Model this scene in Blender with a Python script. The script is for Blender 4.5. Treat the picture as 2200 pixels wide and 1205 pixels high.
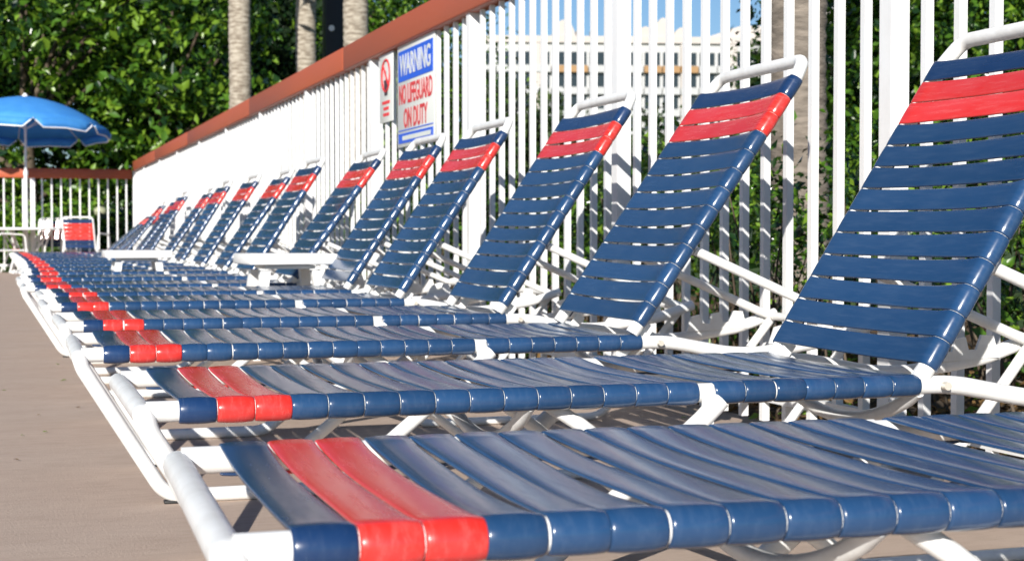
import bpy, bmesh, math, random
import numpy as np
from mathutils import Vector, Matrix
R = math.radians
for o in list(bpy.data.objects): bpy.data.objects.remove(o)
SC = bpy.context.scene
COL = SC.collection

# ------------------------------------------------------------------ camera
CAM_H = 0.60
YAW = math.atan(1115/3300); PITCH = math.atan((602.5-504.3)/3300)
cd = bpy.data.cameras.new('camera'); cam = bpy.data.objects.new('camera', cd); COL.objects.link(cam)
cam.location = (0, 0, CAM_H); cam.rotation_euler = (math.pi/2-PITCH, 0, -YAW)
cd.sensor_width = 36; cd.lens = 36*3300/2200; cd.clip_start = 0.05; cd.clip_end = 3000
cd.dof.use_dof = True; cd.dof.focus_distance = 2.7; cd.dof.aperture_fstop = 11
SC.camera = cam

# ------------------------------------------------------------------ light
SUN_DIR = Vector((1.0, 1.7, -0.88)).normalized()
w = bpy.data.worlds.new('World'); SC.world = w; w.use_nodes = True
nt = w.node_tree; nt.nodes.clear()
sky = nt.nodes.new('ShaderNodeTexSky'); sky.sky_type = 'NISHITA'; sky.sun_disc = False
elev = math.asin(-SUN_DIR.z); az = math.atan2(-SUN_DIR.x, -SUN_DIR.y)
sky.sun_elevation = elev; sky.sun_rotation = az % (2*math.pi)
sky.air_density = 1.0; sky.dust_density = 0.1; sky.ozone_density = 5.5
bg = nt.nodes.new('ShaderNodeBackground'); bg.inputs['Strength'].default_value = 0.064
wo = nt.nodes.new('ShaderNodeOutputWorld')
nt.links.new(sky.outputs[0], bg.inputs[0]); nt.links.new(bg.outputs[0], wo.inputs[0])
sd = bpy.data.lights.new('sun', 'SUN'); sd.energy = 4.6; sd.angle = R(0.5); sd.color = (1.0, 0.955, 0.89)
sun = bpy.data.objects.new('sun', sd); COL.objects.link(sun)
sun.rotation_euler = SUN_DIR.to_track_quat('-Z', 'Y').to_euler(); sun.location = (-5, -8, 8)
vs = SC.view_settings; vs.view_transform = 'Standard'; vs.look = 'None'; vs.gamma = 1; vs.use_curve_mapping = False
vs.exposure = 0.6
try:
    SC.cycles.max_bounces = 8; SC.cycles.transparent_max_bounces = 8
    SC.cycles.sample_clamp_indirect = 6.0
except Exception: pass

# ------------------------------------------------------------------ materials
def mat(name, col, rough=0.5, spec=0.5, col2=None, scale=10.0, bump=0.0, bscale=60.0, stretch=None, metal=0.0,
        mix=(0.4, 0.62), rvar=0.0, transl=0.0, coat=0.0, obj_var=0.0, detail=6.0, wear=None):
    m = bpy.data.materials.new(name); m.use_nodes = True
    n = m.node_tree; b = n.nodes['Principled BSDF']
    b.inputs['Roughness'].default_value = rough; b.inputs['Specular IOR Level'].default_value = spec
    b.inputs['Metallic'].default_value = metal; b.inputs['Coat Weight'].default_value = coat
    b.inputs['Coat Roughness'].default_value = 0.15
    b.inputs['Base Color'].default_value = (*col, 1)
    tc = n.nodes.new('ShaderNodeTexCoord'); mp = n.nodes.new('ShaderNodeMapping')
    n.links.new(tc.outputs['Object'], mp.inputs[0])
    if stretch: mp.inputs['Scale'].default_value = stretch
    out = None
    if col2 is not None:
        ns = n.nodes.new('ShaderNodeTexNoise'); ns.inputs['Scale'].default_value = scale; ns.inputs['Detail'].default_value = detail
        n.links.new(mp.outputs[0], ns.inputs['Vector'])
        rp = n.nodes.new('ShaderNodeValToRGB')
        rp.color_ramp.elements[0].position = mix[0]; rp.color_ramp.elements[0].color = (*col, 1)
        rp.color_ramp.elements[1].position = mix[1]; rp.color_ramp.elements[1].color = (*col2, 1)
        n.links.new(ns.outputs['Fac'], rp.inputs[0]); out = rp.outputs[0]
        if rvar:
            mr = n.nodes.new('ShaderNodeMapRange'); mr.inputs[1].default_value = 0.3; mr.inputs[2].default_value = 0.7
            mr.inputs[3].default_value = rough; mr.inputs[4].default_value = rough+rvar
            n.links.new(ns.outputs['Fac'], mr.inputs[0]); n.links.new(mr.outputs[0], b.inputs['Roughness'])
    if wear:
        wc, amt, wscale, wst = wear
        oi2 = n.nodes.new('ShaderNodeObjectInfo'); va = n.nodes.new('ShaderNodeVectorMath'); va.operation = 'ADD'
        vm = n.nodes.new('ShaderNodeVectorMath'); vm.operation = 'SCALE'; vm.inputs[0].default_value = (7.3, 3.1, 5.7)
        n.links.new(oi2.outputs['Random'], vm.inputs['Scale'])
        mw = n.nodes.new('ShaderNodeMapping'); mw.inputs['Scale'].default_value = wst
        n.links.new(tc.outputs['Object'], va.inputs[0]); n.links.new(vm.outputs[0], va.inputs[1]); n.links.new(va.outputs[0], mw.inputs[0])
        wn = n.nodes.new('ShaderNodeTexNoise'); wn.inputs['Scale'].default_value = wscale; wn.inputs['Detail'].default_value = 8; wn.inputs['Roughness'].default_value = .65
        n.links.new(mw.outputs[0], wn.inputs['Vector'])
        wr = n.nodes.new('ShaderNodeMapRange'); wr.inputs[1].default_value = .47; wr.inputs[2].default_value = .78; wr.inputs[4].default_value = amt
        n.links.new(wn.outputs['Fac'], wr.inputs[0])
        mxw = n.nodes.new('ShaderNodeMix'); mxw.data_type = 'RGBA'; mxw.inputs[7].default_value = (*wc, 1)
        n.links.new(wr.outputs[0], mxw.inputs[0])
        if out: n.links.new(out, mxw.inputs[6])
        else: mxw.inputs[6].default_value = (*col, 1)
        out = mxw.outputs[2]
        ra = n.nodes.new('ShaderNodeMath'); ra.operation = 'MULTIPLY_ADD'; ra.inputs[1].default_value = .9; ra.inputs[2].default_value = rough
        n.links.new(wr.outputs[0], ra.inputs[0]); n.links.new(ra.outputs[0], b.inputs['Roughness'])
    if obj_var:
        oi = n.nodes.new('ShaderNodeObjectInfo'); hs = n.nodes.new('ShaderNodeHueSaturation')
        m2 = n.nodes.new('ShaderNodeMapRange'); m2.inputs[3].default_value = 1-obj_var; m2.inputs[4].default_value = 1+obj_var
        n.links.new(oi.outputs['Random'], m2.inputs[0]); n.links.new(m2.outputs[0], hs.inputs['Value'])
        if out: n.links.new(out, hs.inputs['Color'])
        else: hs.inputs['Color'].default_value = (*col, 1)
        out = hs.outputs[0]
    if out: n.links.new(out, b.inputs['Base Color'])
    if bump:
        nb = n.nodes.new('ShaderNodeTexNoise'); nb.inputs['Scale'].default_value = bscale; nb.inputs['Detail'].default_value = 4
        n.links.new(mp.outputs[0], nb.inputs['Vector'])
        bp = n.nodes.new('ShaderNodeBump'); bp.inputs['Strength'].default_value = bump; bp.inputs['Distance'].default_value = 0.01
        n.links.new(nb.outputs['Fac'], bp.inputs['Height']); n.links.new(bp.outputs[0], b.inputs['Normal'])
    if transl:
        tr = n.nodes.new('ShaderNodeBsdfTranslucent'); mx = n.nodes.new('ShaderNodeMixShader'); mx.inputs[0].default_value = transl
        tr.inputs[0].default_value = (col[0]*.6, col[1]*.8, col[2], 1) if col[2] > .5 else (min(1, col[0]*1.6), min(1, col[1]*1.5), col[2]*0.8, 1)
        n.links.new(b.outputs[0], mx.inputs[1]); n.links.new(tr.outputs[0], mx.inputs[2])
        n.links.new(mx.outputs[0], n.nodes['Material Output'].inputs['Surface'])
    return m

M = {}
M['white_frame'] = mat('white_powder_coat', (0.80, 0.80, 0.78), 0.32, 0.5, (0.70, 0.69, 0.66), 14, 0.05, 120, mix=(0.45, 0.8), wear=((.42, .40, .36), .25, 30, (1, 1, 1)))
M['blue_strap'] = mat('blue_vinyl', (0.010, 0.045, 0.120), 0.21, 0.7, (0.028, 0.068, 0.150), 9, 0.0, 22, stretch=(1, .35, 1), mix=(0.38, 0.75), obj_var=0.14, wear=((.26, .33, .42), .07, 34, (3.4, .35, 1.5)))
M['navy_strap'] = mat('navy_vinyl', (0.006, 0.028, 0.095), 0.24, 0.6, (0.020, 0.05, 0.125), 9, 0.0, 22, stretch=(1, .35, 1), mix=(0.38, 0.75), obj_var=0.14, wear=((.22, .28, .34), .07, 34, (3.4, .35, 1.5)))
M['red_strap'] = mat('red_vinyl', (0.64, 0.026, 0.018), 0.23, 0.6, (0.66, 0.07, 0.075), 10, 0.0, 22, stretch=(1, .35, 1), mix=(0.45, 0.8), obj_var=0.08, wear=((.75, .42, .40), .13, 30, (3.4, .35, 1.5)))
M['rubber'] = mat('black_rubber', (0.02, 0.02, 0.02), 0.6)
M['rivet'] = mat('brass_rivet', (0.75, 0.70, 0.60), 0.35, metal=0.4)
M['fence_white'] = mat('white_fence_paint', (0.82, 0.82, 0.81), 0.4, 0.5, (0.77, 0.77, 0.76), 3, 0.03, 80, wear=((.50, .48, .43), .30, 7, (1, 1, .35)))
M['cap'] = mat('terracotta_rail_paint', (0.43, 0.092, 0.034), 0.50, 0.4, (0.37, 0.088, 0.042), 1.3, 0.12, 40, stretch=(1, .25, 1), mix=(0.4, .6))
M['concrete'] = mat('tan_pool_deck', (0.430, 0.330, 0.262), 0.8, 0.25, (0.495, 0.39, 0.315), 5, 0.30, 260, stretch=(.6, 1.6, 1), mix=(0.25, .8), wear=((.30, .23, .18), .4, 26, (.5, 1.6, 1)))
M['soil'] = mat('brown_mulch', (0.055, 0.035, 0.02), 0.9, 0.2, (0.22, 0.14, 0.075), 22, 0.9, 50, mix=(0.42, .68))
M['grass'] = mat('grass_ground', (0.035, 0.07, 0.015), 0.9, 0.2, (0.08, 0.12, 0.03), 1.5, 0.6, 30)
M['plastic'] = mat('white_resin', (0.82, 0.81, 0.78), 0.38, 0.5, (0.78, 0.77, 0.74), 8)
M['canopy'] = mat('blue_umbrella_cloth', (0.075, 0.36, 0.82), 0.65, 0.3, (0.09, 0.40, 0.85), 5, 0.1, 30, transl=0.35)
M['piping'] = mat('white_piping', (0.8, 0.82, 0.84), 0.6)
M['palm'] = mat('palm_bark', (0.20, 0.165, 0.125), 0.9, 0.2, (0.46, 0.41, 0.33), 9, 1.0, 30, stretch=(1, 1, 3), mix=(.35, .65))
M['palm_dark'] = mat('palm_bark_weathered', (0.13, 0.11, 0.09), 0.9, 0.2, (0.26, 0.22, 0.18), 7, 1.0, 22, stretch=(1, 1, 4), mix=(.35, .65))
M['bark'] = mat('tree_bark', (0.07, 0.05, 0.035), 0.9, 0.2, (0.14, 0.11, 0.08), 8, 0.8, 20)
M['darkpole'] = mat('dark_bronze_pole', (0.012, 0.010, 0.012), 0.5)
M['leaf_a'] = mat('leaf_mid_green', (0.075, 0.175, 0.016), 0.33, 0.6, transl=0.30)
M['leaf_b'] = mat('leaf_yellow_green', (0.20, 0.34, 0.032), 0.36, 0.6, transl=0.34)
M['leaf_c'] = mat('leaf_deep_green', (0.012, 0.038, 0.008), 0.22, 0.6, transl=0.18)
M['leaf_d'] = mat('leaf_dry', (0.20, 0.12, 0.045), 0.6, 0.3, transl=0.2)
M['leaf_shaded'] = mat('leaf_painted_shade', (0.010, 0.024, 0.007), 0.7, 0.2)  # near-black leaf colour stands in for the shadowed interior of the crowns
M['leaf_far'] = mat('leaf_olive', (0.045, 0.075, 0.024), 0.6, 0.3, transl=0.15)
M['leaf_far2'] = mat('leaf_olive_light', (0.075, 0.115, 0.032), 0.6, 0.3, transl=0.2)
M['sign_white'] = mat('sign_white_panel', (0.70, 0.72, 0.68), 0.4, 0.5, (0.66, 0.68, 0.63), 4)
M['sign_blue'] = mat('sign_blue_ink', (0.012, 0.10, 0.66), 0.4)
M['sign_red'] = mat('sign_red_ink', (0.60, 0.03, 0.035), 0.45)
M['sign_dark'] = mat('sign_black_ink', (0.05, 0.02, 0.03), 0.45)
M['cream'] = mat('cream_stucco', (0.53, 0.485, 0.445), 0.85, 0.2, (0.50, 0.46, 0.42), 0.3)
M['bwhite'] = mat('white_stucco', (0.50, 0.50, 0.49), 0.85, 0.2, (0.46, 0.465, 0.46), 0.4)
M['tan'] = mat('tan_stucco', (0.36, 0.22, 0.11), 0.85, 0.2)
M['glass'] = mat('window_glass', (0.025, 0.035, 0.04), 0.12, 0.6)
M['rooftile'] = mat('grey_roof', (0.32, 0.28, 0.25), 0.8, 0.2)
M['globe'] = mat('pale_lamp_glass', (0.36, 0.37, 0.24), 0.4)

# ------------------------------------------------------------------ helpers
def tag(o, label=None, cat=None, group=None, kind=None):
    if label: o['label'] = label
    if cat: o['category'] = cat
    if group: o['group'] = group
    if kind: o['kind'] = kind
    return o
def empty(name, loc=(0, 0, 0), rz=0, parent=None):
    o = bpy.data.objects.new(name, None); COL.objects.link(o); o.location = loc; o.rotation_euler = (0, 0, rz)
    o.empty_display_size = 0.1
    if parent: o.parent = parent
    return o
def link(name, me, parent=None, m=None):
    o = bpy.data.objects.new(name, me); COL.objects.link(o)
    if parent: o.parent = parent
    if m is not None:
        if len(me.materials) == 0: me.materials.append(m)
        elif me.materials[0] != m:
            o.material_slots[0].link = 'OBJECT'; o.material_slots[0].material = m
    return o
class MB:
    def __init__(s): s.v = []; s.f = []; s.sm = []; s.mi = []
    def add(s, vs, fs, smooth=False, mi=0):
        k = len(s.v); s.v += [tuple(p) for p in vs]; s.f += [tuple(i+k for i in f) for f in fs]
        s.sm += [smooth]*len(fs); s.mi += [mi]*len(fs)
    def box(s, x0, x1, y0, y1, z0, z1, mat4=None, mi=0, bev=0.0):
        if bev:
            bm = bmesh.new(); bmesh.ops.create_cube(bm, size=1)
            for v in bm.verts:
                v.co = Vector(((x0+x1)/2+v.co.x*(x1-x0), (y0+y1)/2+v.co.y*(y1-y0), (z0+z1)/2+v.co.z*(z1-z0)))
            bmesh.ops.bevel(bm, geom=list(bm.edges), offset=bev, segments=2, affect='EDGES', profile=0.5)
            bm.verts.index_update()
            vs = [v.co.copy() for v in bm.verts]; fs = [[v.index for v in f.verts] for f in bm.faces]; bm.free()
        else:
            vs = [Vector(p) for p in ((x0,y0,z0),(x1,y0,z0),(x1,y1,z0),(x0,y1,z0),(x0,y0,z1),(x1,y0,z1),(x1,y1,z1),(x0,y1,z1))]
            fs = [(3,2,1,0),(4,5,6,7),(0,1,5,4),(1,2,6,5),(2,3,7,6),(3,0,4,7)]
        if mat4: vs = [mat4 @ p for p in vs]
        s.add(vs, fs, bool(bev), mi)
    def tube(s, pts, r, seg=12, caps=True, mi=0, closed=False):
        pts = [Vector(p) for p in pts]; n = len(pts)
        rr = r if isinstance(r, (list, tuple)) else [r]*n
        T = []
        for i in range(n):
            a = pts[i-1] if (i > 0 or closed) else pts[i]; b = pts[(i+1) % n] if (i < n-1 or closed) else pts[i]
            T.append((b-a).normalized())
        u = T[0].orthogonal().normalized(); vs = []
        for i in range(n):
            if i: 
                q = T[i-1].rotation_difference(T[i]); u = (q @ u); u = (u-T[i]*u.dot(T[i])).normalized()
            v = T[i].cross(u)
            for k in range(seg):
                a = 2*math.pi*k/seg; vs.append(pts[i]+(u*math.cos(a)+v*math.sin(a))*rr[i])
        fs = []
        for i in range(n if closed else n-1):
            j = (i+1) % n
            for k in range(seg):
                fs.append((i*seg+k, i*seg+(k+1) % seg, j*seg+(k+1) % seg, j*seg+k))
        s.add(vs, fs, True, mi)
        if caps and not closed:
            s.add(vs[:seg][::-1], [tuple(range(seg))], False, mi); s.add(vs[-seg:], [tuple(range(seg))], False, mi)
    def build(s, name, m=None, parent=None, mats=None):
        me = bpy.data.meshes.new(name); me.from_pydata(s.v, [], s.f); me.update()
        me.polygons.foreach_set('use_smooth', s.sm)
        if mats:
            for x in mats: me.materials.append(x)
            me.polygons.foreach_set('material_index', s.mi)
        elif m: me.materials.append(m)
        o = bpy.data.objects.new(name, me); COL.objects.link(o)
        if parent: o.parent = parent
        return o
def fillet(pts, rad, n=7):
    """round the corners of a polyline"""
    P = [Vector(p) for p in pts]; out = [P[0]]
    for i in range(1, len(P)-1):
        r = rad[i-1] if isinstance(rad, (list, tuple)) else rad
        a = (P[i-1]-P[i]); b = (P[i+1]-P[i]); la, lb = a.length, b.length; a.normalize(); b.normalize()
        ang = a.angle(b); 
        if ang > 3.12 or r <= 0: out.append(P[i]); continue
        t = min(r/math.tan(ang/2), la*.49, lb*.49)
        p0 = P[i]+a*t; p1 = P[i]+b*t
        for k in range(n+1):
            q = k/n; out.append((1-q)**2*p0+2*q*(1-q)*P[i]+q*q*p1)
    out.append(P[-1]); return out

# ------------------------------------------------------------------ ground
def sheet(name, x0, x1, y0, y1, z, m):
    b = MB(); b.add([(x0,y0,z),(x1,y0,z),(x1,y1,z),(x0,y1,z)], [(0,1,2,3)]); o = b.build(name, m); return tag(o, kind='structure')
sheet('ground', -1500, 1500, -1500, 1500, -0.06, M['grass'])
b = MB(); b.box(-30, 2.36, -12, 25.9, -0.14, 0.0); tag(b.build('pool_deck', M['concrete']), kind='structure')
# mulch bed with an uneven surface behind the fence
rng = np.random.default_rng(4)
nx, ny = 30, 130
xs = np.linspace(2.361, 6.5, nx); ys = np.linspace(-2, 30, ny)
V = [(x, y, -0.03+0.05*rng.random()*(0.2 if x < 2.5 else 1)) for y in ys for x in xs]
F = [(j*nx+i, j*nx+i+1, (j+1)*nx+i+1, (j+1)*nx+i) for j in range(ny-1) for i in range(nx-1)]
b = MB(); b.add(V, F, True); tag(b.build('mulch_bed', M['soil']), kind='structure')

rg_ = np.random.default_rng(9)
DC = np.stack([np.concatenate([rg_.uniform(-1.6, .3, 26), rg_.uniform(1.2, 2.3, 200)]), np.concatenate([rg_.uniform(1.5, 9, 26), rg_.uniform(2, 20, 200)]), np.full(226, .006)], 1)
DEBRIS = DC
# ------------------------------------------------------------------ fence along the deck
XF = 2.2; FZ = 1.665
post_px = [1918, 1334, 1017, 805, 665, 565, 491, 433, 385, 347, 313, 283]
def y_at(px, X): 
    a = math.atan((px-1100)/3300)+YAW; return X/math.tan(a)
posts = [y_at(p, XF) for p in post_px]
posts[-1] = 25.55
fence = empty('picket_fence', (XF, 10, 0))
tag(fence, 'long white picket fence with a terracotta top rail running behind the loungers', 'fence')
def fmesh(name, dims, m, bev=0.0):
    b = MB(); b.box(*dims, bev=bev); me = bpy.data.meshes.new(name); me.from_pydata(b.v, [], b.f); me.update()
    me.polygons.foreach_set('use_smooth', b.sm); me.materials.append(m); return me
pick_me = fmesh('picket', (-.011, .011, -.0115, .0115, 0.04, FZ+.05), M['fence_white'])
post_me = fmesh('fence_post', (-.027, .027, -.027, .027, 0, FZ+.02), M['fence_white'])
ps = [-1.97, -0.19, 1.62]+posts
for i, y in enumerate(ps):
    if i == len(ps)-1: continue
    o = link('fence_post', post_me, fence); o.location = (0, y-10, 0)
    n = 13
    for k in range(1, n):
        yy = y+(ps[i+1]-y)*k/n
        if yy < 1.0: continue
        q = link('picket', pick_me, fence); q.location = (0.004+random.uniform(-.0015, .0015), yy-10, 0)
b = MB(); b.box(-.009, .018, -12, 15.5, .10, .135); b.build('bottom_rail', M['fence_white'], fence)
# terracotta top rail in lengths, butted with open joints
joints = [-2.0, 1.3, 5.3, 9.8, y_at(537, XF-.04), 18.2, 22.0, 25.62]
for a, c in zip(joints[:-1], joints[1:]):
    b = MB(); b.box(-.045, .05, a+.003, c-.003, FZ, FZ+.155, bev=.012)
    o = b.build('top_rail', M['cap'], fence); o.location = (0, -10, .0107+random.uniform(-.001, .001)); o.rotation_euler = (-.0018, 0, 0)
# ------------------------------------------------------------------ far fence across the deck end
F2 = 1.50
ff = empty('picket_fence', (XF, 25.6, 0))
tag(ff, 'far white picket fence with terracotta rail crossing behind the blue umbrella table', 'fence')
o = MB(); o.box(-.04, .06, -.06, .06, 0, FZ-.03); o.build('fence_post', M['fence_white'], ff)
fp = fmesh('picket', (-.0115, .0115, -.011, .011, 0.04, F2+.03), M['fence_white'])
for k in range(1, 68):
    x = -0.145*k
    if k % 13 == 11:
        b = MB(); b.box(x-.035, x+.035, -.03, .03, 0, F2+.02); b.build('fence_post', M['fence_white'], ff)
    else:
        q = link('picket', fp, ff); q.location = (x, 0, 0)
for a, c in ((-10, -6.1), (-6.1, -2.35), (-2.35, -.05)):
    b = MB(); b.box(a+.003, c-.003, -.05, .045, F2, F2+.155, bev=.012); b.build('top_rail', M['cap'], ff)
b = MB(); b.box(-10, -.05, -.018, .009, .10, .135); b.build('bottom_rail', M['fence_white'], ff)

# ------------------------------------------------------------------ signs on the fence
def text_mesh(txt, size, m, name, parent, loc, sx=1.0, bold=0.0):
    c = bpy.data.curves.new(name, 'FONT'); c.body = txt; c.size = size; c.align_x = 'CENTER'; c.align_y = 'CENTER'
    c.extrude = 0.0008; c.offset = bold; c.resolution_u = 3
    t = bpy.data.objects.new(name, c); COL.objects.link(t)
    bpy.context.view_layer.update()
    me = bpy.data.meshes.new_from_object(t.evaluated_get(bpy.context.evaluated_depsgraph_get()))
    bpy.data.objects.remove(t); me.materials.clear(); me.materials.append(m)
    o = bpy.data.objects.new(name, me); COL.objects.link(o); o.parent = parent
    # sign faces -X: text x -> -Y, text y -> Z
    o.matrix_local = Matrix(((0, 0, -1, loc[0]), (-sx, 0, 0, loc[1]), (0, 1, 0, loc[2]), (0, 0, 0, 1)))
    return o
SX = XF-.0115
y0, y1 = y_at(937, SX), y_at(857, SX); yc = (y0+y1)/2; sw = y1-y0
s1 = empty('warning_sign', (SX, yc, 1.375)); tag(s1, 'large white sign with blue header reading WARNING NO LIFEGUARD ON DUTY', 'sign')
sh = .57
b = MB(); b.box(-.006, -.0005, -sw/2, sw/2, -sh/2, sh/2, bev=.0015); b.build('panel', M['sign_white'], s1)
def plate(name, ya, yb, za, zb, m, par, x=-.0085): 
    b = MB(); b.box(x, -.006, ya, yb, za, zb); return b.build(name, m, par)
plate('blue_header', -sw/2+.03, sw/2-.03, sh/2-.205, sh/2-.035, M['sign_blue'], s1)
text_mesh('WARNING', .165, M['sign_white'], 'lettering', s1, (-.0095, 0, sh/2-.123), .80, .003)
text_mesh('NO LIFEGUARD', .150, M['sign_red'], 'lettering', s1, (-.0075, 0, sh/2-.285), .66, .003)
text_mesh('ON DUTY', .150, M['sign_red'], 'lettering', s1, (-.0075, 0.0, sh/2-.42), .72, .003)
plate('blue_footer', -sw/2+.03, sw/2-.03, -sh/2+.02, -sh/2+.075, M['sign_blue'], s1)
plate('footer_line', -sw/2+.07, sw/2-.12, -sh/2+.036, -sh/2+.060, M['sign_white'], s1, x=-.0095)
plate('footer_rule', -sw/2+.03, sw/2-.03, -sh/2+.088, -sh/2+.094, M['sign_blue'], s1)
y0, y1 = y_at(847, SX), y_at(819, SX); yc = (y0+y1)/2; sw = y1-y0
s2 = empty('prohibition_sign', (SX, yc, 1.455)); tag(s2, 'small white sign with red prohibition ring left of the lifeguard sign', 'sign')
b = MB(); b.box(-.006, -.0005, -sw/2, sw/2, -.20, .20, bev=.0015); b.build('panel', M['sign_white'], s2)
b = MB(); ring = [(-.008, .092*math.cos(a), .07+.092*math.sin(a)) for a in [2*math.pi*i/28 for i in range(28)]]
b.tube(ring, .007, 6, closed=True); b.tube([(-.008, -.062, .01), (-.008, .062, .13)], .006, 6)
b.build('red_ring', M['sign_red'], s2)
b = MB(); b.add([(-.0085, .05, .045), (-.0085, .035, -.045), (-.0085, -.035, -.045), (-.0085, -.05, .045)], [(0,1,2,3)])
b.add([(-.0088, .005, .10), (-.0088, .005, .045), (-.0088, -.004, .045), (-.0088, -.004, .10)], [(0,1,2,3)])
b.build('tumbler_pictogram', M['sign_dark'], s2)
for k, (zz, hw) in enumerate(((-.085, .085), (-.12, .06), (-.155, .07))):
    b = MB(); y = -hw
    while y < hw:
        b.box(-.0085, -.006, y, y+.012, zz-.009, zz+.009); y += .018
    b.build('small_print', M['sign_red'], s2)

# ------------------------------------------------------------------ sun lounger
P = 0.057; GAP = 0.028; W = 0.543; ZR = 0.335; RR = 0.0165; RS = 0.0200
L_SEAT = 22*P+GAP; XH = L_SEAT+.022
def strap_mesh(seed, sag, skew=0.0, dome0=.0008, w0=.0560, nar0=.095):
    """a vinyl strap across two rails (at y=0 and y=W, z=0), wrapped right round both; x is its width"""
    rg = random.Random(seed)
    T = .0028; rin = RR+.0002
    path = []           # (y, z, ny, nz, widthfactor, dome, x shift)
    def arc(c, a0, a1, n):
        for i in range(n+1):
            a = a0+(a1-a0)*i/n
            e = min(1, (i if a0 < a1 else n-i)/n*2)
            yield c+rin*math.cos(a), rin*math.sin(a), math.cos(a), math.sin(a)
    A = []
    th0 = R(94)
    # near rail: from underneath, round the outside, to the top
    for i in range(15):
        a = R(-62)-(R(298)-th0)*i/14 ; a = R(298)-(R(298)-th0)*i/14
        A.append((rin*math.cos(a), rin*math.sin(a), math.cos(a), math.sin(a), 'w'))
    ya = rin*math.cos(th0)+.0; za = rin*math.sin(th0)
    n = 20
    s = sag*rg.uniform(.8, 1.25); tilt = rg.uniform(-.0015, .0015)
    S = []
    for i in range(1, n):
        t = i/n; y = ya+(W-2*ya)*t
        # leaves the rail tangentially, drops quickly, then runs nearly flat
        d = 1-abs(2*t-1)**2.1
        e = 1-abs(2*t-1)**14
        S.append((y, za-s*(.85*d+.15*e)+tilt*math.sin(t*math.pi*2)))
    for i, (y, z) in enumerate(S):
        p = S[i-1] if i else (ya, za); q = S[i+1] if i < len(S)-1 else (W-ya, za)
        ty, tz = q[0]-p[0], q[1]-p[1]; l = math.hypot(ty, tz)
        A.append((y, z, -tz/l, ty/l, 's'))
    for i in range(15):
        a = R(180-94)-(R(180-94)+R(118))*i/14
        A.append((W+rin*math.cos(a), rin*math.sin(a), math.cos(a), math.sin(a), 'w'))
    QS = [-1, -.975, -.9, -.5, 0, .5, .9, .975, 1]; nseg = len(A); nw = 8; vs = []; fs = []
    nar = nar0*rg.uniform(.6, 1.4); dome = dome0*rg.uniform(.6, 1.4); ph = rg.uniform(0, 6); amp = rg.uniform(0, .0012); roll = rg.uniform(-.03, .03)
    for i, (y, z, ny, nz, kd) in enumerate(A):
        t = (i-14)/(n+1); t = max(0, min(1, t)); mid = math.sin(math.pi*t)**.5 if 0 < t < 1 else 0
        wd = w0*(1-nar*mid); xs = amp*math.sin(ph+5*t)*mid+skew*(t-.5)
        curl = dome*(1-.2*mid) + .0004*mid
        for lay in (0, 1):
            for k in range(nw+1):
                q = QS[k]
                x = q*wd/2+xs
                h = (T if lay == 0 else 0)+(curl*(1-q*q)**1.0-(0.0016*abs(q)**14))*(1 if lay == 0 else .6) + roll*x*mid
                if lay == 0 and abs(q) == 1: h -= T*.40
                vs.append((x, y+ny*h, z+nz*h))
    m = nw+1
    for i in range(nseg-1):
        a = i*2*m; c = (i+1)*2*m
        for k in range(nw):
            fs.append((a+k, a+k+1, c+k+1, c+k))
            fs.append((a+m+k+1, a+m+k, c+m+k, c+m+k+1))
        fs.append((a, c, c+m, a+m)); fs.append((a+nw, a+m+nw, c+m+nw, c+nw))
    for a in (0, (nseg-1)*2*m):
        for k in range(nw):
            f = (a+k, a+m+k, a+m+k+1, a+k+1)
            fs.append(f if a == 0 else f[::-1])
    me = bpy.data.meshes.new('strap'); me.from_pydata(vs, [], fs); me.update()
    me.polygons.foreach_set('use_smooth', [True]*len(fs)); me.materials.append(M['blue_strap'])
    return me
seat_var = [strap_mesh(100+i, .0060) for i in range(14)]
seat_deep = [strap_mesh(150+i, .0085, .003, .0013) for i in range(8)]
back_var = [strap_mesh(200+i, .010, 0, .0005, .0572, .10) for i in range(12)]

def rail_mesh():
    b = MB()
    for y in (0,):
        pts = fillet([(-.045, y, ZR), (XH+.05, y, ZR), (XH+.26, y, ZR-.040), (XH+.50, y, ZR-.005), (1.93, y, ZR+.035)], [.4, .5, .3])
        b.tube(pts, RR, 14)
    return b
def leg_front_mb():
    """foot bar across the end, each end bent down to a floor skid that rises again to the rail"""
    b = MB()
    side = lambda y, e: [(-.050, y, ZR-.004), (-.042, y, ZR-.03), (.135, y, .016), (.52, y, .016), (.86, y, ZR-.045), (.895, y, ZR-.012)]
    n = side(-.012, 0); f = side(W+.012, 1)
    pts = n[::-1]+f
    c = fillet(pts, [.05, .10, .07, .07, .05, .05, .07, .07, .10, .05], 6)
    b.tube(c, .0165, 14)
    return b
def leg_rear_mb():
    b = MB()
    for y in (0,):
        pts = fillet([(.60, y, ZR-.012), (.66, y, ZR-.05), (1.02, y, .014), (1.62, y, .014), (1.90, y, ZR+.02)], [.03, .08, .10], 6)
        b.tube(pts, .0125, 12)
    return b
def bow_mb(x, dip, r):
    b = MB(); pts = []
    for i in range(17):
        t = i/16; pts.append((x, .0+W*t, ZR-.010-dip*math.sin(math.pi*t)**.8))
    b.tube(pts, r, 10); return b
def bracket_mb(x, y, w, h, z, t=.004):
    b = MB(); b.box(x-w/2, x+w/2, y-t/2, y+t/2, z-h/2, z+h/2, bev=.0012); return b
LM = {}
def keep(k, o): LM[k] = o.data; return o
PB = .0578; HANDLE = 13*PB+.045
def back_frame_mb():
    b = MB(); s1 = HANDLE+.045
    pts = fillet([(0.0, 0, 0), (HANDLE-.02, 0, 0), (s1, .030, 0), (s1, W-.030, 0), (HANDLE-.02, W, 0), (0, W, 0)], [.12, .045, .045, .12], 8)
    b.tube(pts, RR, 14); return b
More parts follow.
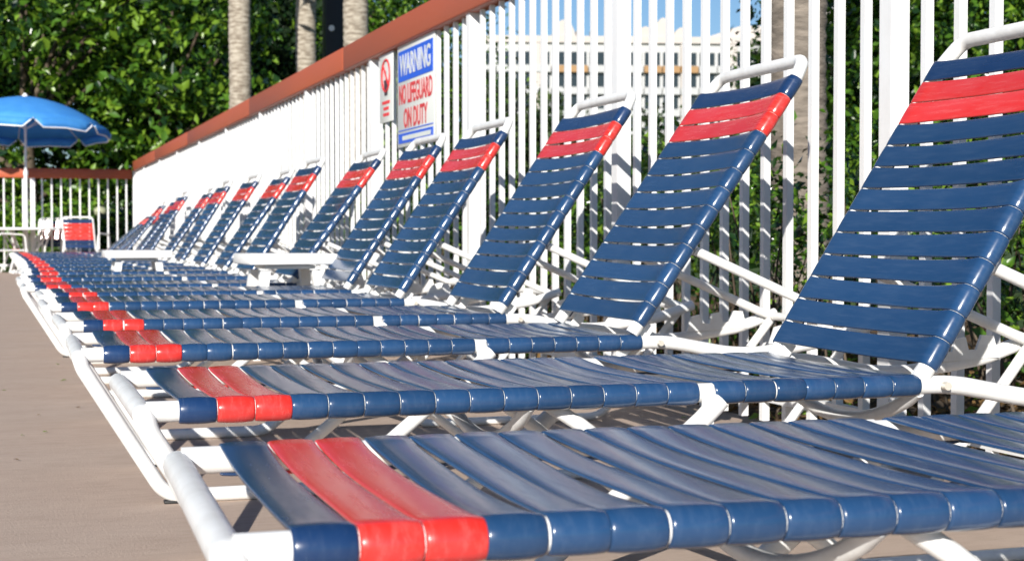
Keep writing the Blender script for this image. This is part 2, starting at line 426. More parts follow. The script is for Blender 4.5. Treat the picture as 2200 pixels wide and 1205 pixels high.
def hinge_mb():
    b = MB(); d = Matrix.Translation((XH-.008, 0, ZR+.012)) @ Matrix.Rotation(-R(52), 4, 'Y')
    b.box(-.020, .036, -.0025, .0025, -.013, .013, mat4=d, bev=.0015); return b
CACHE = {}
def part(name, key, maker, parent, m=None):
    m = m or M['white_frame']
    if key not in CACHE:
        o = maker().build(name, m, parent); CACHE[key] = o.data; return o
    return link(name, CACHE[key], parent)
def lounger(X0, Y0, rot, back=56.0, label='', seed=0, dx=0.0, dz=0.0, blen=1.0):
    rg = random.Random(seed)
    OX, OY = .95, W/2
    c, s = math.cos(rot), math.sin(rot)
    root = empty('sun_lounger', (X0+OX*c-OY*s, Y0+OX*s+OY*c, 0), rot)
    tag(root, label, 'sun lounger', 'strap sun loungers in a row along the fence')
    base = Vector((-OX, -OY, 0))
    def at(o, p=(0, 0, 0)): o.location = base+Vector(p); return o
    for y in (0, W): at(part('side_rail', 'rails', rail_mesh, root), (0, y, 0))
    at(part('foot_bar', 'lf', leg_front_mb, root))
    for y in (.030, W-.030): at(part('rear_skid', 'lr', leg_rear_mb, root), (0, y, 0))
    for k, (x, dip, r) in enumerate(((.56, .085, .012), (XH-.02, .075, .013))):
        at(part('cross_bar', 'bow%d' % k, lambda: bow_mb(x, dip, r), root))
    def piv():
        b = MB(); b.tube([(1.90, .0, ZR+.030), (1.90, W, ZR+.030)], .012, 10); return b
    at(part('pivot_bar', 'piv', piv, root))
    for y in (-.004, W+.004):
        at(part('hinge_plate', 'hp', lambda: hinge_mb(), root), (0, .021 if y < 0 else W-.021, 0))
        def rv():
            b = MB(); b.tube([(XH+.02, -.006, ZR), (XH+.02, .006, ZR)], .0075, 12); return b
        at(part('rivet', 'rivet', rv, root, M['rivet']), (0, -.028 if y < 0 else W+.028, 0))
        at(part('gap_bracket', 'gb', lambda: bracket_mb(.868+.0, 0, .022, .10, ZR-.035, .004), root), (0, -.0195 if y < 0 else W+.0195, 0))
        def notch():
            b = MB(); x = 1.74; h = .008
            prof = [(x-.10, ZR-.012), (x-.085, ZR+.030), (x-.060, ZR+.036), (x-.050, ZR+.012), (x-.030, ZR+.010), (x-.022, ZR+.038), (x+.004, ZR+.042), (x+.012, ZR+.014), (x+.032, ZR+.014), (x+.045, ZR+.046), (x+.075, ZR+.044), (x+.09, ZR-.004)]
            n = len(prof); vs = [(p[0], -h/2, p[1]) for p in prof]+[(p[0], h/2, p[1]) for p in prof]
            b.add(vs, [tuple(range(n)), tuple(range(2*n-1, n-1, -1))]+[(i, (i+1) % n, n+(i+1) % n, n+i)[::-1] for i in range(n)]); return b
        at(part('notched_bracket', 'nb', notch, root), (0, .015 if y < 0 else W-.015, 0))
        def pad():
            b = MB(); b.box(.13, .175, -.012, .012, 0, .007, bev=.002); return b
        at(part('rubber_pad', 'pad', pad, root, M['rubber']), (0, -.012 if y < 0 else W+.012, 0))
    # seat straps
    for i in range(22):
        x = (i+.5)*P+(GAP if i >= 15 else 0)
        pool = seat_deep if i < 3 or rg.random() < .12 else seat_var
        red = i in (1, 2)
        m = M['red_strap'] if red else (M['navy_strap'] if i == 0 else M['blue_strap'])
        o = link('strap', rg.choice(pool), root, m); at(o, (x, 0, ZR))
        if rg.random() < .5: o.scale = (-1, 1, 1)
        if red: o['label'] = 'red vinyl strap'
    # backrest
    bf = part('backrest', 'bf', back_frame_mb, root)
    bf.location = base+Vector((XH-.045+dx, 0, ZR+.022+dz)); bf.rotation_euler = (0, -R(back), 0); bf.scale = (blen, 1, 1)
    for i in range(13):
        x = .028+(i+.5)*PB
        red = i in (10, 11)
        m = M['red_strap'] if red else (M['navy_strap'] if i == 12 else M['blue_strap'])
        o = link('strap', rg.choice(back_var), bf, m); o.location = (x, 0, 0)
        if red: o['label'] = 'red vinyl strap'
    # support arms from the back tubes to the pivot bar
    def arm():
        b = MB(); sa = .27; a = R(back)
        px, pz = XH-.045+dx+sa*blen*math.cos(a)+.030*math.sin(a), ZR+.022+dz+sa*blen*math.sin(a)-.030*math.cos(a)
        b.tube(fillet([(px, 0, pz), (1.86, 0, ZR+.045), (1.90, 0, ZR+.031)], [.04]), .0122, 12)
        return b
    for y in (.030, W-.030): at(part('support_arm', 'arms%d_%g' % (round(back), dx), arm, root), (0, y, 0))
    return root
LB = ['nearest sun lounger across the bottom edge, its backrest cut off at the right',
 'second sun lounger from the camera, its tall backrest cut by the right edge',
 'third sun lounger from the camera, backrest in front of the grey palm trunk',
 'fourth sun lounger from the camera, its handle against the wide white fence post',
 'fifth sun lounger from the camera, backrest just right of the lifeguard sign',
 'sixth sun lounger from the camera, its handle overlapping the foot of the lifeguard sign',
 'seventh sun lounger, its seat behind the nearer white side table',
 'eighth sun lounger, first beyond the nearer white side table',
 'ninth sun lounger, just left of the nearer white side table',
 'tenth sun lounger, between the two white side tables on the right hand side',
 'eleventh sun lounger, its backrest beside the right end of the farther side table',
 'twelfth sun lounger, backrest overlapped by the eleventh above the farther side table',
 'thirteenth sun lounger, right one of the thin backrests above the farther side table',
 'fourteenth sun lounger, backrest above the middle of the farther side table',
 'fifteenth sun lounger, backrest above the left half of the farther side table',
 'sixteenth sun lounger, low reclined backrest, second from the far fence corner',
 'last and farthest sun lounger, low reclined backrest nearest the fence corner']
def X_at(px, d): return d*(px+15)*math.cos(YAW)/3300
pl = [(.233, 1.280, -.035, 55), (.260, 2.344, -.009, 57), (.227, 3.503, -.020, 55), (.242, 4.577, .001, 56), (.230, 5.790, .001, 56),
      (.248, 6.79, .006, 56), (.19, 7.83, -.012, 54), (.20, 9.2, .01, 57), (.24, 10.6, -.008, 55), (.26, 11.9, .014, 57), (.275, 13.45, .0, 58),
      (.29, 14.9, -.012, 55), (.30, 16.8, .012, 57), (.30, 18.0, .0, 53), (.29, 19.6, -.01, 51), (.29, 20.9, .0, 41), (.28, 22.2, .0, 40)]
for i, (x, y, r, bk) in enumerate(pl): lounger(x, y, r, bk, LB[i], seed=31+i*7, dx=.028 if i == 1 else 0, dz=-.014 if i == 1 else 0, blen=.955 if i == 1 else 1.0)

# ------------------------------------------------------------------ side tables
def side_table(x, y, rz, size, h, label):
    t = empty('side_table', (x, y, 0), rz); tag(t, label, 'side table', 'white resin side tables')
    s = size/2
    b = MB(); b.box(-s, s, -s, s, h-.052, h, bev=.008); b.build('tabletop', M['plastic'], t)
    b = MB(); b.box(-s+.09, s-.09, -s+.09, s-.09, h-.074, h-.056, bev=.004); b.build('apron', M['plastic'], t)
    for sx in (-1, 1):
        for sy in (-1, 1):
            b = MB(); k = 4
            a = [(sx*(s-.09), sy*(s-.09)), (sx*(s-.035), sy*(s-.035))]
            q0, q1 = .024, .017
            vs = [(a[0][0]+dx*q0, a[0][1]+dy*q0, h-.08) for dx, dy in ((-1,-1),(1,-1),(1,1),(-1,1))]
            vs += [(a[1][0]+dx*q1, a[1][1]+dy*q1, 0) for dx, dy in ((-1,-1),(1,-1),(1,1),(-1,1))]
            b.add(vs, [(0,1,2,3), (7,6,5,4)]+[(i, (i+1) % 4, 4+(i+1) % 4, 4+i)[::-1] for i in range(4)])
            b.build('leg', M['plastic'], t)
    return t
side_table(1.36, 7.52, 0.04, .43, .508, 'nearer white plastic side table standing between two loungers')
side_table(.96, 11.10, 0.0, .45, .49, 'farther white plastic side table, small, further down the row of loungers')

# ------------------------------------------------------------------ umbrella, table and chairs at the far end
DU = 24.0; UX = X_at(57, DU); UY = (DU-UX*math.sin(YAW))/math.cos(YAW)
um = empty('patio_umbrella', (UX, UY, 0), math.atan2(-math.cos(YAW), -math.sin(YAW))+math.pi/8); tag(um, 'blue patio umbrella with white piping over the table at far left', 'umbrella')
b = MB(); b.tube([(0, 0, 0.05), (0, 0, 1.55)], .030, 12); b.tube([(.0, 0, 1.45), (.012, 0, 2.66)], .019, 12)
b.tube([(0, 0, 1.52), (0, 0, 1.60)], .036, 12); b.build('pole', M['white_frame'], um)
b = MB(); b.tube([(0, 0, 0), (0, 0, .05)], [.24, .22], 20); b.build('base', M['white_frame'], um)
N = 8; RU = 1.29; ZT = 2.74; ZE = 2.24
def can_pt(a, t, vz=0):
    # scalloped sides between ribs
    k = (a/(2*math.pi)*N) % 1; e = abs(2*k-1)
    r = RU*t*(1-(1-e**2)*.045*t)
    z = ZT-(ZT-ZE)*(t**1.75)+(.03*(1-e)*t)
    z += .07*(r*math.cos(a+math.pi/8))
    return (r*math.cos(a), r*math.sin(a), z+vz)
b = MB(); seg = 64; rings = 8; vs = []; fs = []
for j in range(rings+1):
    for i in range(seg): vs.append(can_pt(2*math.pi*(i+.5)/seg*1.0, max(.02, j/rings)))
for j in range(rings):
    for i in range(seg): fs.append((j*seg+i, (j+1)*seg+i, (j+1)*seg+(i+1) % seg, j*seg+(i+1) % seg))
fs.append(tuple(range(seg)))
b.add(vs, fs, True)
o = b.build('canopy', M['canopy'], um); o.modifiers.new('solid', 'SOLIDIFY').thickness = .004
# valance: scalloped flap hanging at the rim, one per panel
pip = MB(); val = MB()
for k in range(N):
    vs = []; n = 8; edge = []
    for i in range(n+1):
        a = 2*math.pi*(k+.03+.94*i/n)/N; t = i/n
        p = Vector(can_pt(a, 1.0)); out = Vector((math.cos(a), math.sin(a), 0))
        dep = .13*min(1, (math.sin(math.pi*t)*2.6)) if 0 < t < 1 else .02
        q = p+Vector((0, 0, -dep))+out*.015
        vs += [p+Vector((0, 0, .004)), q]; edge.append(q)
    val.add(vs, [(2*i, 2*i+1, 2*i+3, 2*i+2) for i in range(n)], True)
    pip.tube(edge, .011, 6)
o = val.build('valance', M['canopy'], um); o.modifiers.new('solid', 'SOLIDIFY').thickness = .003
pip.build('piping', M['piping'], um)
for k in range(N):
    a = 2*math.pi*k/N; b = MB()
    b.tube([Vector(can_pt(a, t, -.012)) for t in (.02, .3, .55, .8, .99)], .007, 6)
    b.tube([(.02*math.cos(a), .02*math.sin(a), 2.25), can_pt(a, .5, -.02)], .006, 6); b.build('rib', M['white_frame'], um)
b = MB(); b.tube([(0, 0, ZT-.01), (0, 0, ZT+.03), (0, 0, ZT+.06)], [.045, .04, .015], 12); b.build('finial', M['plastic'], um)
for k in (3, ):
    pass

tb = empty('patio_table', (UX, UY+.0, 0)); tag(tb, 'round white patio table with tubular legs under the blue umbrella', 'table')
b = MB(); ring = [(.66*math.cos(a), .66*math.sin(a), .69) for a in [2*math.pi*i/40 for i in range(40)]]
b.tube(ring, .020, 8, closed=True); b.build('table_rim', M['white_frame'], tb)
b = MB(); vs = [(.66*math.cos(2*math.pi*i/40), .66*math.sin(2*math.pi*i/40), z) for z in (.684, .696) for i in range(40)]
hole = [(.035*math.cos(2*math.pi*i/40), .035*math.sin(2*math.pi*i/40), z) for z in (.684, .696) for i in range(40)]
fs = []
for i in range(40):
    j = (i+1) % 40
    fs += [(40+i, 40+j, 120+j, 120+i), (i, 80+i, 80+j, j), (80+i, 120+i, 120+j, 80+j)]
b.add(vs+hole, fs); b.build('tabletop', M['plastic'], tb)
for k in range(4):
    a = math.pi/4+k*math.pi/2+.2; c_, s_ = math.cos(a), math.sin(a)
    b = MB(); b.tube(fillet([(.18*c_, .18*s_, .36), (.30*c_, .30*s_, .52), (.44*c_, .44*s_, .675)], .1), .013, 8)
    b.tube(fillet([(.44*c_, .44*s_, .675), (.30*c_, .30*s_, .35), (.46*c_, .46*s_, .01)], .25), .014, 8); b.build('leg', M['white_frame'], tb)

def patio_chair(x, y, rz, label, bandz):
    t = empty('patio_chair', (x, y, 0), rz); tag(t, label, 'chair', 'strap chairs round the patio table')
    w = .27
    for sx in (-1, 1):
        b = MB(); b.tube(fillet([(sx*w, .27, .01), (sx*w, .22, .60), (sx*w, -.17, .62), (sx*w, -.27, .01)], [.07, .07]), .0125, 8)
        b.build('side_frame', M['white_frame'], t)
    b = MB(); b.tube(fillet([(-w+.03, .22, .36), (-w+.03, -.20, .36), (-w+.03, -.30, .86), (w-.03, -.30, .86), (w-.03, -.20, .36), (w-.03, .22, .36)], [.05, .06, .06, .05]), .0125, 8)
    b.build('seat_and_back_frame', M['white_frame'], t)
    def st(y0, z0, y1, z1, m, nm='strap'):
        b = MB(); b.add([(-w+.03, y0, z0), (w-.03, y0, z0), (w-.03, y1, z1), (-w+.03, y1, z1)], [(0,1,2,3)])
        o = b.build(nm, m, t); o.modifiers.new('solid', 'SOLIDIFY').thickness = .006
        if m == M['red_strap']: o['label'] = 'red vinyl strap'
    for i in range(7):
        y0 = .20-i*.056; st(y0, .372, y0-.05, .372, M['red_strap'] if i in (1, 2) else M['blue_strap'])
    for i in range(7):
        a = .03+i*.062; f = lambda s: (-.20-.2*s, .37+s)
        (ya, za), (yb, zb) = f(a), f(a+.056)
        st(ya-.012, za, yb-.012, zb, M['red_strap'] if i in (2, 3, 4, 5) else M['navy_strap'])
    return t
dd = 23.6
patio_chair(X_at(186, 23.2), (23.2-X_at(186, 23.2)*math.sin(YAW))/math.cos(YAW), R(-28), 'strap chair with blue and red back showing, right of the umbrella table', 0)
patio_chair(X_at(108, 24.8), (24.8-X_at(108, 24.8)*math.sin(YAW))/math.cos(YAW), R(165), 'strap chair on the far side of the umbrella table, only its dark seat visible', 0)
patio_chair(X_at(12, 23.6), (23.6-X_at(12, 23.6)*math.sin(YAW))/math.cos(YAW), R(-75), 'strap chair at the left edge of the photo beside the umbrella table', 0)

# ------------------------------------------------------------------ vegetation
def at_px(px, d, zpx=None):
    """world x, y of a point seen at photo column px and depth d"""
    u = (px-1100)/3300*d
    return Vector((d*math.sin(YAW)+u*math.cos(YAW), d*math.cos(YAW)-u*math.sin(YAW), 0))
def leaves(name, C, size, seed, mats, probs, parent=None, up=0.5, asp=.52, fold=.25, droop=0.0, kind=None, face=None):
    rg = np.random.default_rng(seed); n = len(C)
    nrm = rg.normal(size=(n, 3)); nrm[:, 2] += up*1.5
    if face is not None: nrm += np.array(face)
    nrm /= np.linalg.norm(nrm, axis=1)[:, None]
    t = rg.normal(size=(n, 3)); t[:, 2] -= droop
    t -= (t*nrm).sum(1)[:, None]*nrm; t /= np.linalg.norm(t, axis=1)[:, None]
    s = np.cross(nrm, t)
    L = size*(.6+.8*rg.random(n))[:, None]
    base = C-t*L*.5; tip = C+t*L*.5; mid = C
    v = np.stack([base, mid+s*L*asp*.5+nrm*L*fold*.3, tip-nrm*L*.1, mid-s*L*asp*.5+nrm*L*fold*.3, mid-t*L*.0], 1)[:, :4]
    me = bpy.data.meshes.new(name)
    me.vertices.add(n*4); me.vertices.foreach_set('co', v.reshape(-1).astype(np.float32))
    tri = (np.array([0, 1, 2, 0, 2, 3])[None]+np.arange(n)[:, None]*4).reshape(-1)
    me.loops.add(n*6); me.loops.foreach_set('vertex_index', tri.astype(np.int32))
    me.polygons.add(n*2); me.polygons.foreach_set('loop_start', np.arange(0, n*6, 3, dtype=np.int32))
    mi = np.repeat(rg.choice(len(mats), n, p=probs), 2).astype(np.int32)
    me.polygons.foreach_set('material_index', mi)
    for m in mats: me.materials.append(m)
    me.update(calc_edges=True); me.validate()
    o = bpy.data.objects.new(name, me); COL.objects.link(o)
    if parent: o.parent = parent
    if kind: o['kind'] = kind
    return o
def clumps(rg, centre, rad, nclump, per, cr, shell=.55):
    """points in leafy clumps spread through an ellipsoid"""
    d = rg.normal(size=(nclump, 3)); d /= np.linalg.norm(d, axis=1)[:, None]
    r = shell+(1-shell)*rg.random(nclump); c = np.array(centre)+d*r[:, None]*np.array(rad)
    p = rg.normal(size=(nclump, per, 3))*cr*(.6+.8*rg.random((nclump, 1, 1)))*np.array([1, 1, .7])
    return (c[:, None]+p).reshape(-1, 3), c
def tree(name, label, pos, h, rad, leafsize, n, per, cr, mats, probs, seed, trunk=.16, shell=.45, zc=None, group=None, barkm=None, cat='tree', up=.5):
    rg = np.random.default_rng(seed); t = empty(name, (pos.x, pos.y, 0)); tag(t, label, cat, group)
    zc = zc or h*.6
    P_, c = clumps(rg, (0, 0, zc), rad, n//per, per, cr, shell)
    P_ = P_[P_[:, 2] > .05]
    b = MB(); b.tube([(0, 0, -.05), (.05, .03, zc*.4), (-.04, .05, zc*.8), (0, 0, zc+rad[2]*.4)], [trunk, trunk*.8, trunk*.55, trunk*.25], 9)
    for k in rg.choice(len(c), min(14, len(c)), replace=False):
        q = c[k]; s0 = Vector((0, 0, max(.3, min(zc, q[2]*.55)))); m_ = s0.lerp(Vector(q), .5)+Vector((0, 0, .2))
        b.tube([s0, m_, Vector(q)], [trunk*.35, trunk*.22, trunk*.08], 6)
    b.build('trunk', barkm or M['bark'], t)
    leaves('crown', P_, leafsize, seed+1, mats, probs, t, up=up)
    return t
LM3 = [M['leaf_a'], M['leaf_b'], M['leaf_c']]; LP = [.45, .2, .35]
# large glossy trees behind the far fence
tree('broadleaf_tree', 'large glossy leaved tree filling the top left behind the umbrella', at_px(60, 31), 8, (3.4, 2.6, 3.6), .23, 8600, 38, .25, LM3, [.34, .30, .36], 11, .2, .66, 3.9)
tree('broadleaf_tree', 'glossy leaved tree left of the first palm trunk, above the far fence corner', at_px(350, 32), 8, (2.5, 2.4, 3.6), .23, 7200, 38, .25, LM3, [.34, .30, .36], 12, .2, .5, 4.2)
tree('broadleaf_tree', 'broadleaf tree at the left picture edge, far behind the umbrella', at_px(-160, 33), 8, (3.2, 3.0, 3.8), .19, 14000, 26, .36, LM3, LP, 13, .2, .5, 4.1)
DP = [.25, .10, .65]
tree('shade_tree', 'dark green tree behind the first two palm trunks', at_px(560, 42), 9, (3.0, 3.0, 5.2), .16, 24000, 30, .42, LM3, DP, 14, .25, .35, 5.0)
tree('shade_tree', 'lighter green tree between the second palm trunk and the dark post', at_px(690, 46), 10, (3.0, 3.0, 5.5), .15, 22000, 30, .42, LM3, LP, 15, .25, .35, 5.6)
tree('shade_tree', 'green tree rising behind the terracotta rail right of the third palm', at_px(860, 40), 9, (2.6, 2.6, 4.0), .15, 18000, 30, .38, LM3, LP, 16, .25, .35, 4.9)
tree('shade_tree', 'backing tree mass behind the glossy trees at upper left, shade painted into its leaves', at_px(180, 37.5), 11, (7, 1.8, 6.5), .26, 26000, 30, .6, [M['leaf_shaded'], M['leaf_c']], [.8, .2], 17, .3, .1, 5.6)  # this crown and the next carry deep shade in their leaf colour
tree('shade_tree', 'backing tree behind the white fence right of the corner, shade painted into its leaves', at_px(470, 38), 9, (2.2, 2.2, 4.2), .18, 16000, 30, .4, [M['leaf_shaded'], M['leaf_c']], [.7, .3], 18, .25, .1, 4.2)
# undergrowth beyond the far fence
for k, (px, d, r_, nm) in enumerate(((30, 28.5, .9, 'low green shrub behind the fence left of the umbrella pole'), (110, 28, .7, 'bright green shrub behind the fence right of the umbrella pole'),
        (175, 28.3, .75, 'round green shrub behind the fence above the strap chair'), (250, 28.2, .6, 'dark shrub beside the far fence corner'))):
    tree('shrub', nm, at_px(px, d), 1, (r_, .7, .55), .13, 2600, 20, .14, LM3, [.4, .4, .2] if k < 3 else DP, 30+k, .04, .2, .6, cat='shrub')

def palm(name, label, px, d, wpx, top, m, lean=0.0, rings=True, z0=-.05):
    p = at_px(px, d); r = wpx/3300*d/2; t = empty(name, (p.x, p.y, 0)); tag(t, label, 'tree')
    pts = []; rr = []; z = z0; rg = random.Random(px)
    while z < top:
        pts.append((lean*z+.01*math.sin(z*3), 0, z)); rr.append(r*(1.045 if len(pts) % 2 else .985)*(1.25-.25*min(1, (z+.1)/.7))*rg.uniform(.985, 1.015)); z += .045 if rings else .2
    b = MB(); b.tube(pts, rr, 20); b.build('trunk', m, t)
    C = []; b = MB(); rg2 = np.random.default_rng(px); topz = top
    for k in range(18):
        a = 2*math.pi*k/18+rg.uniform(-.2, .2); el = rg.uniform(-.3, 1.1); L = rg.uniform(1.3, 1.9); q = []
        for i in range(7):
            s = i/6*L; q.append(Vector((lean*top+math.cos(a)*s*math.cos(el), math.sin(a)*s*math.cos(el), topz+s*math.sin(el)-.35*s*s)))
        b.tube(q, [.02*(1-.12*i) for i in range(7)], 5)
        for i in range(1, 7):
            for s_ in range(14): C.append(q[i]+Vector(rg2.normal(size=3)*.16))
    b.build('frond_stems', M['leaf_far'], t)
    leaves('fronds', np.array(C), .6, px, [M['leaf_a'], M['leaf_far']], [.6, .4], t, up=.2, asp=.08)
palm('palm_tree', 'palm tree with pale ringed trunk, leftmost of the three above the terracotta rail', 512, 22, 46, 7.5, M['palm'], .012)
palm('palm_tree', 'palm tree with pale trunk, middle one of the three above the terracotta rail', 660, 24, 43, 7.8, M['palm'])
palm('palm_tree', 'palm tree with pale trunk just right of the dark square post', 764, 21, 53, 7.4, M['palm'], .006)
palm('palm_tree', 'thick grey palm trunk seen through the pickets behind the third lounger', 1718, 9.0, 122, 6.5, M['palm_dark'], -.01)
p = at_px(717, 26); t = empty('utility_post', (p.x, p.y, 0)); tag(t, 'dark square post standing between the second and third palm trunks', 'post')
b = MB(); b.box(-.15, .15, -.15, .15, -.05, 6.6, bev=.01); b.build('shaft', M['darkpole'], t)
b = MB(); b.box(-.19, .19, -.19, .19, 6.6, 6.7, bev=.01); b.build('post_cap', M['darkpole'], t)
pv = Vector((-math.sin(YAW), -math.cos(YAW), 0))*.17
b = MB(); b.tube([(pv.x*.9, pv.y*.9, 4.05), (pv.x*1.1, pv.y*1.1, 4.05)], .05, 12); b.build('small_light', M['plastic'], t)
p = at_px(216, 28.0); t = empty('garden_lamp', (p.x, p.y, 0)); tag(t, 'pale round garden lamp seen through the far fence pickets', 'lamp')
b = MB(); b.tube([(0, 0, -.05), (0, 0, 1.0)], .03, 8); b.build('post', M['darkpole'], t)
bm = bmesh.new(); bmesh.ops.create_uvsphere(bm, u_segments=18, v_segments=10, radius=.15); me = bpy.data.meshes.new('globe')
for v in bm.verts: v.co.z = v.co.z*.62+1.02; v.co.x *= .85; v.co.y *= .85
bm.to_mesh(me); bm.free(); me.polygons.foreach_set('use_smooth', [True]*len(me.polygons)); link('globe', me, t, M['globe'])

# hedge just behind the long fence
hd = empty('hedge', (3.2, 6, 0)); tag(hd, 'leafy green hedge growing close behind the white picket fence', 'hedge')
rg = np.random.default_rng(77); C = []; tw = MB()
for k in range(470):
    y = rg.uniform(-5.5, 13); x = rg.uniform(-.45, .75); top = .93+.10*math.sin(y*2.1)+.06*math.sin(y*5.3)
    if y < -2.6: top += .16
    z = rg.uniform(.05, 1)**.7*top
    n = int(95*(.35+.65*min(1, z/.55)))
    C.append(np.array((x, y, z))+rg.normal(size=(n, 3))*np.array((.085, .10, .08)))
C = np.concatenate(C); C = C[C[:, 2] > .02]
C = C[C[:, 0] > -.86]
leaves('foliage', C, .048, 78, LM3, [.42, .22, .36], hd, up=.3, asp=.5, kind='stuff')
lowC = C[(C[:, 2] < .32)][::9]; leaves('dry_foliage', lowC+.01, .045, 80, [M['leaf_d']], [1], hd, up=.3, asp=.5, kind='stuff')
for k in range(420):
    y = rg.uniform(-5.5, 13); x = rg.uniform(-.55, .6); z0 = 0
    a = rg.uniform(-.25, .25); c_ = rg.uniform(-.25, .25); h_ = rg.uniform(.35, .8)
    tw.tube([(x, y, -.05), (x+a*.4, y+c_*.4, h_*.5), (x+a, y+c_, h_)], [.006, .005, .0025], 5)
o = tw.build('twigs', M['bark'], hd); o['kind'] = 'stuff'
# fallen dry leaves on the mulch
n = 16000; C = np.stack([rg.uniform(2.33, 4.6, n), rg.uniform(1, 12, n), rg.uniform(.0, .07, n)], 1)
o = leaves('leaf_litter', C, .055, 79, [M['leaf_d'], M['bark'], M['leaf_b']], [.55, .35, .10], None, up=1.5, kind='stuff')
tag(o, 'dry brown leaf litter on the bed behind the fence', 'leaf litter')

o = leaves('fallen_leaves', DEBRIS, .022, 81, [M['leaf_d'], M['leaf_b']], [.7, .3], None, up=8, kind='stuff')
tag(o, 'small dry leaves scattered on the tan deck', 'fallen leaves')
# trees beyond the hedge at right
for k, (px, d, zc, rad, lab) in enumerate(((1900, 17, 2.3, (1.5, 1.5, 1.9), 'bushy green tree behind the fence right of the grey palm trunk'),
        (2090, 16, 2.6, (1.5, 1.5, 2.3), 'bushy green tree in the upper right corner behind the fence'),
        (2290, 18, 2.6, (1.8, 1.5, 2.5), 'green tree at the right picture edge behind the nearest backrests'),
        (1815, 24, 2.0, (1.0, 1.0, 1.9), 'smaller green tree behind the fence just right of the grey palm trunk'))):
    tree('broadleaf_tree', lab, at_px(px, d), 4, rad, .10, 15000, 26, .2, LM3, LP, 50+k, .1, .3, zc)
for k, (px, d, zc, rad, lab) in enumerate(((1085, 62, 2.9, (2.6, 2, 4.3), 'olive tree below the left end of the hotel'), (1180, 66, 2.2, (2.2, 2, 4.3), 'olive tree in front of the hotel below its tan balconies'),
        (1400, 68, 2.0, (2.4, 2, 4.0), 'low olive tree in front of the middle of the hotel'), (1500, 70, 1.0, (2.6, 2, 3.6), 'low olive tree in front of the right half of the hotel'),
        (1290, 72, .8, (3.0, 2, 3.4), 'low olive tree behind the wide fence post'), (1650, 58, 3.6, (1.3, 1.3, 4.6), 'taller olive tree at the right end of the hotel beside the palm trunk'),
        (1600, 60, 1.0, (2.0, 2, 3.2), 'low olive bush at the foot of the hotel left of the palm trunk'), (1780, 50, 2.8, (2.0, 1.3, 3.3), 'olive tree behind the thick palm trunk'),
        (1000, 60, 2.9, (2.8, 2, 4.6), 'olive tree hidden mostly by the fence left of the hotel'), (760, 62, 4.6, (4.5, 2, 6.5), 'tall olive tree far behind the palm trunks'))):
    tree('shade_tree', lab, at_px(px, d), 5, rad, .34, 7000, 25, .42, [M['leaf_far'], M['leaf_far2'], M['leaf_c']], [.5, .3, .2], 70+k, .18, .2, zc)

# ------------------------------------------------------------------ hotel
D = 210; c0 = at_px(1345, D); ht = empty('hotel_building', (c0.x, c0.y, 0), -YAW+R(4)); tag(ht, 'cream and white hotel block with tan balconies seen through the fence pickets', 'building')
HW = 20.5; FL = 2.95; HZ = 26.6
b = MB(); b.box(-HW, HW, 0, 14, -.1, HZ); b.build('wall', M['bwhite'], ht)
b = MB(); b.box(-HW-.3, HW+.3, -.5, 14.3, HZ+.002, HZ+.9); b.build('parapet', M['cream'], ht)
win_me = fmesh('window', (-1.08, 1.08, -.10, -.002, -1.05, .78), M['bwhite']); pane_me = fmesh('pane', (-1.03, 1.03, -.13, -.101, -1.0, .74), M['glass'])
bal_me = fmesh('balcony', (-1.18, 1.18, -.9, -.003, -.52, .38), M['bwhite'])
b = MB()
ncol = 16
for j in range(8):
    z = HZ-1.95-j*FL
    for i in range(ncol):
        x = -HW+1.35+i*2.52
        w_ = link('window', win_me, ht); w_.location = (x, 0, z); q = link('pane', pane_me, w_)
        tanb = i in (4, 5, 9, 10, 11) and j in (0, 1)
        bl = link('balcony', bal_me, ht, M['tan'] if tanb and j == 0 else None); bl.location = (x, 0, z-1.55)
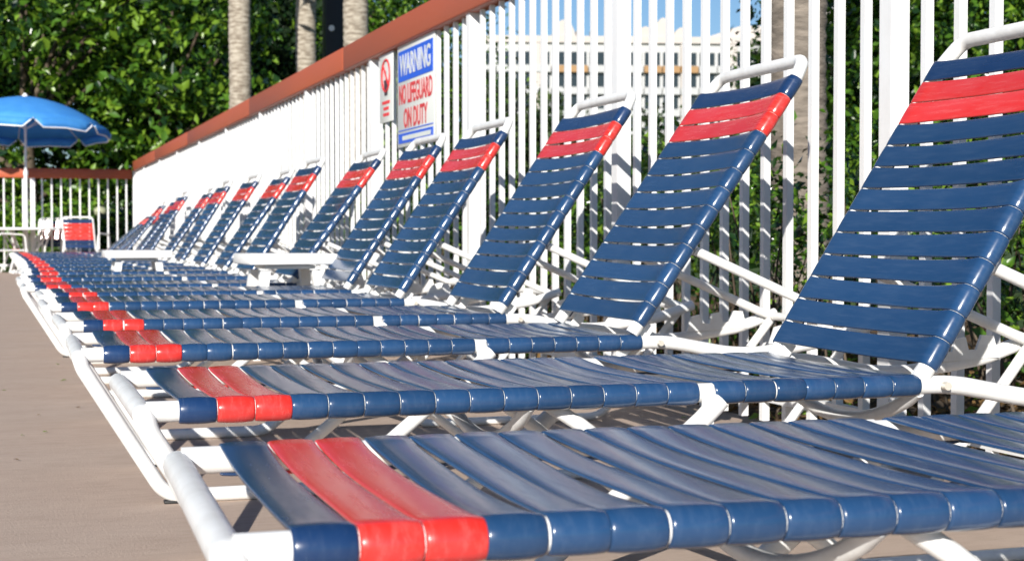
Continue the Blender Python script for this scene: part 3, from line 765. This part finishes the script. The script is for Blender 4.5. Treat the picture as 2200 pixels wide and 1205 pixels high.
for x in (-12.3, -1.0, 7.9, 14.6):
    b = MB(); b.box(x-.5, x+.5, -.7, -.003, 12, HZ-.1); b.build('pilaster', M['cream'], ht)
def gable(x, w_, h_, name='gable'):
    b = MB(); n = 12; top = []
    for i in range(n+1):
        t = i/n; top.append((x-w_/2+w_*t, HZ+.9+h_*(math.sin(math.pi*t)**.6)))
    vs = [(x-w_/2, -.2, HZ+.1)]+[(p[0], -.2, p[1]) for p in top]+[(x+w_/2, -.2, HZ+.1)]; m = len(vs)
    vs += [(p[0], 1.6, p[2]) for p in vs]
    b.add(vs, [tuple(range(m)), tuple(range(2*m-1, m-1, -1))]+[(i, m+i, m+(i+1) % m, (i+1) % m) for i in range(m)])
    b.build(name, M['cream'], ht)
gable(-8.6, 3.2, 2.2); gable(2.6, 2.4, 1.4); gable(5.0, 2.6, 2.6); gable(7.6, 2.4, 1.3)
b = MB(); b.add([(11.0, 1, HZ+.95), (19.5, 1, HZ+.95), (19.5, 1, HZ+2.7), (15.8, 1, HZ+2.6), (11.0, 9, HZ+.95), (19.5, 9, HZ+.95), (19.5, 9, HZ+2.7), (15.8, 9, HZ+2.6)],
    [(0,1,2,3), (7,6,5,4), (0,3,7,4), (3,2,6,7), (2,1,5,6), (0,4,5,1)]); b.build('penthouse_roof', M['cream'], ht)
for x in (-6.1, -4.1, 6.9):
    b = MB(); b.box(x-.5, x+.5, 3, 4, HZ+.9, HZ+2.0); b.build('roof_unit', M['rooftile'], ht)
D = 120; c0 = at_px(1850, D); h2 = empty('cream_building', (c0.x, c0.y, 0), -YAW); tag(h2, 'cream building just visible above the trees right of the palm trunk', 'building')
b = MB(); b.box(-5, 1.6, 0, 8, -.1, 21); b.build('wall', M['cream'], h2)
b = MB(); b.box(-5.3, 1.9, -.3, 8.3, 21.002, 21.6); b.build('roof', M['rooftile'], h2)
for j in range(6):
    for i in range(3):
        w_ = link('window', win_me, h2); w_.location = (-4+i*2.1, 0, 19.2-j*3); link('pane', pane_me, w_)
print('tris', sum(len(o.data.polygons) for o in bpy.data.objects if o.type == 'MESH'), 'objs', len(bpy.data.objects))
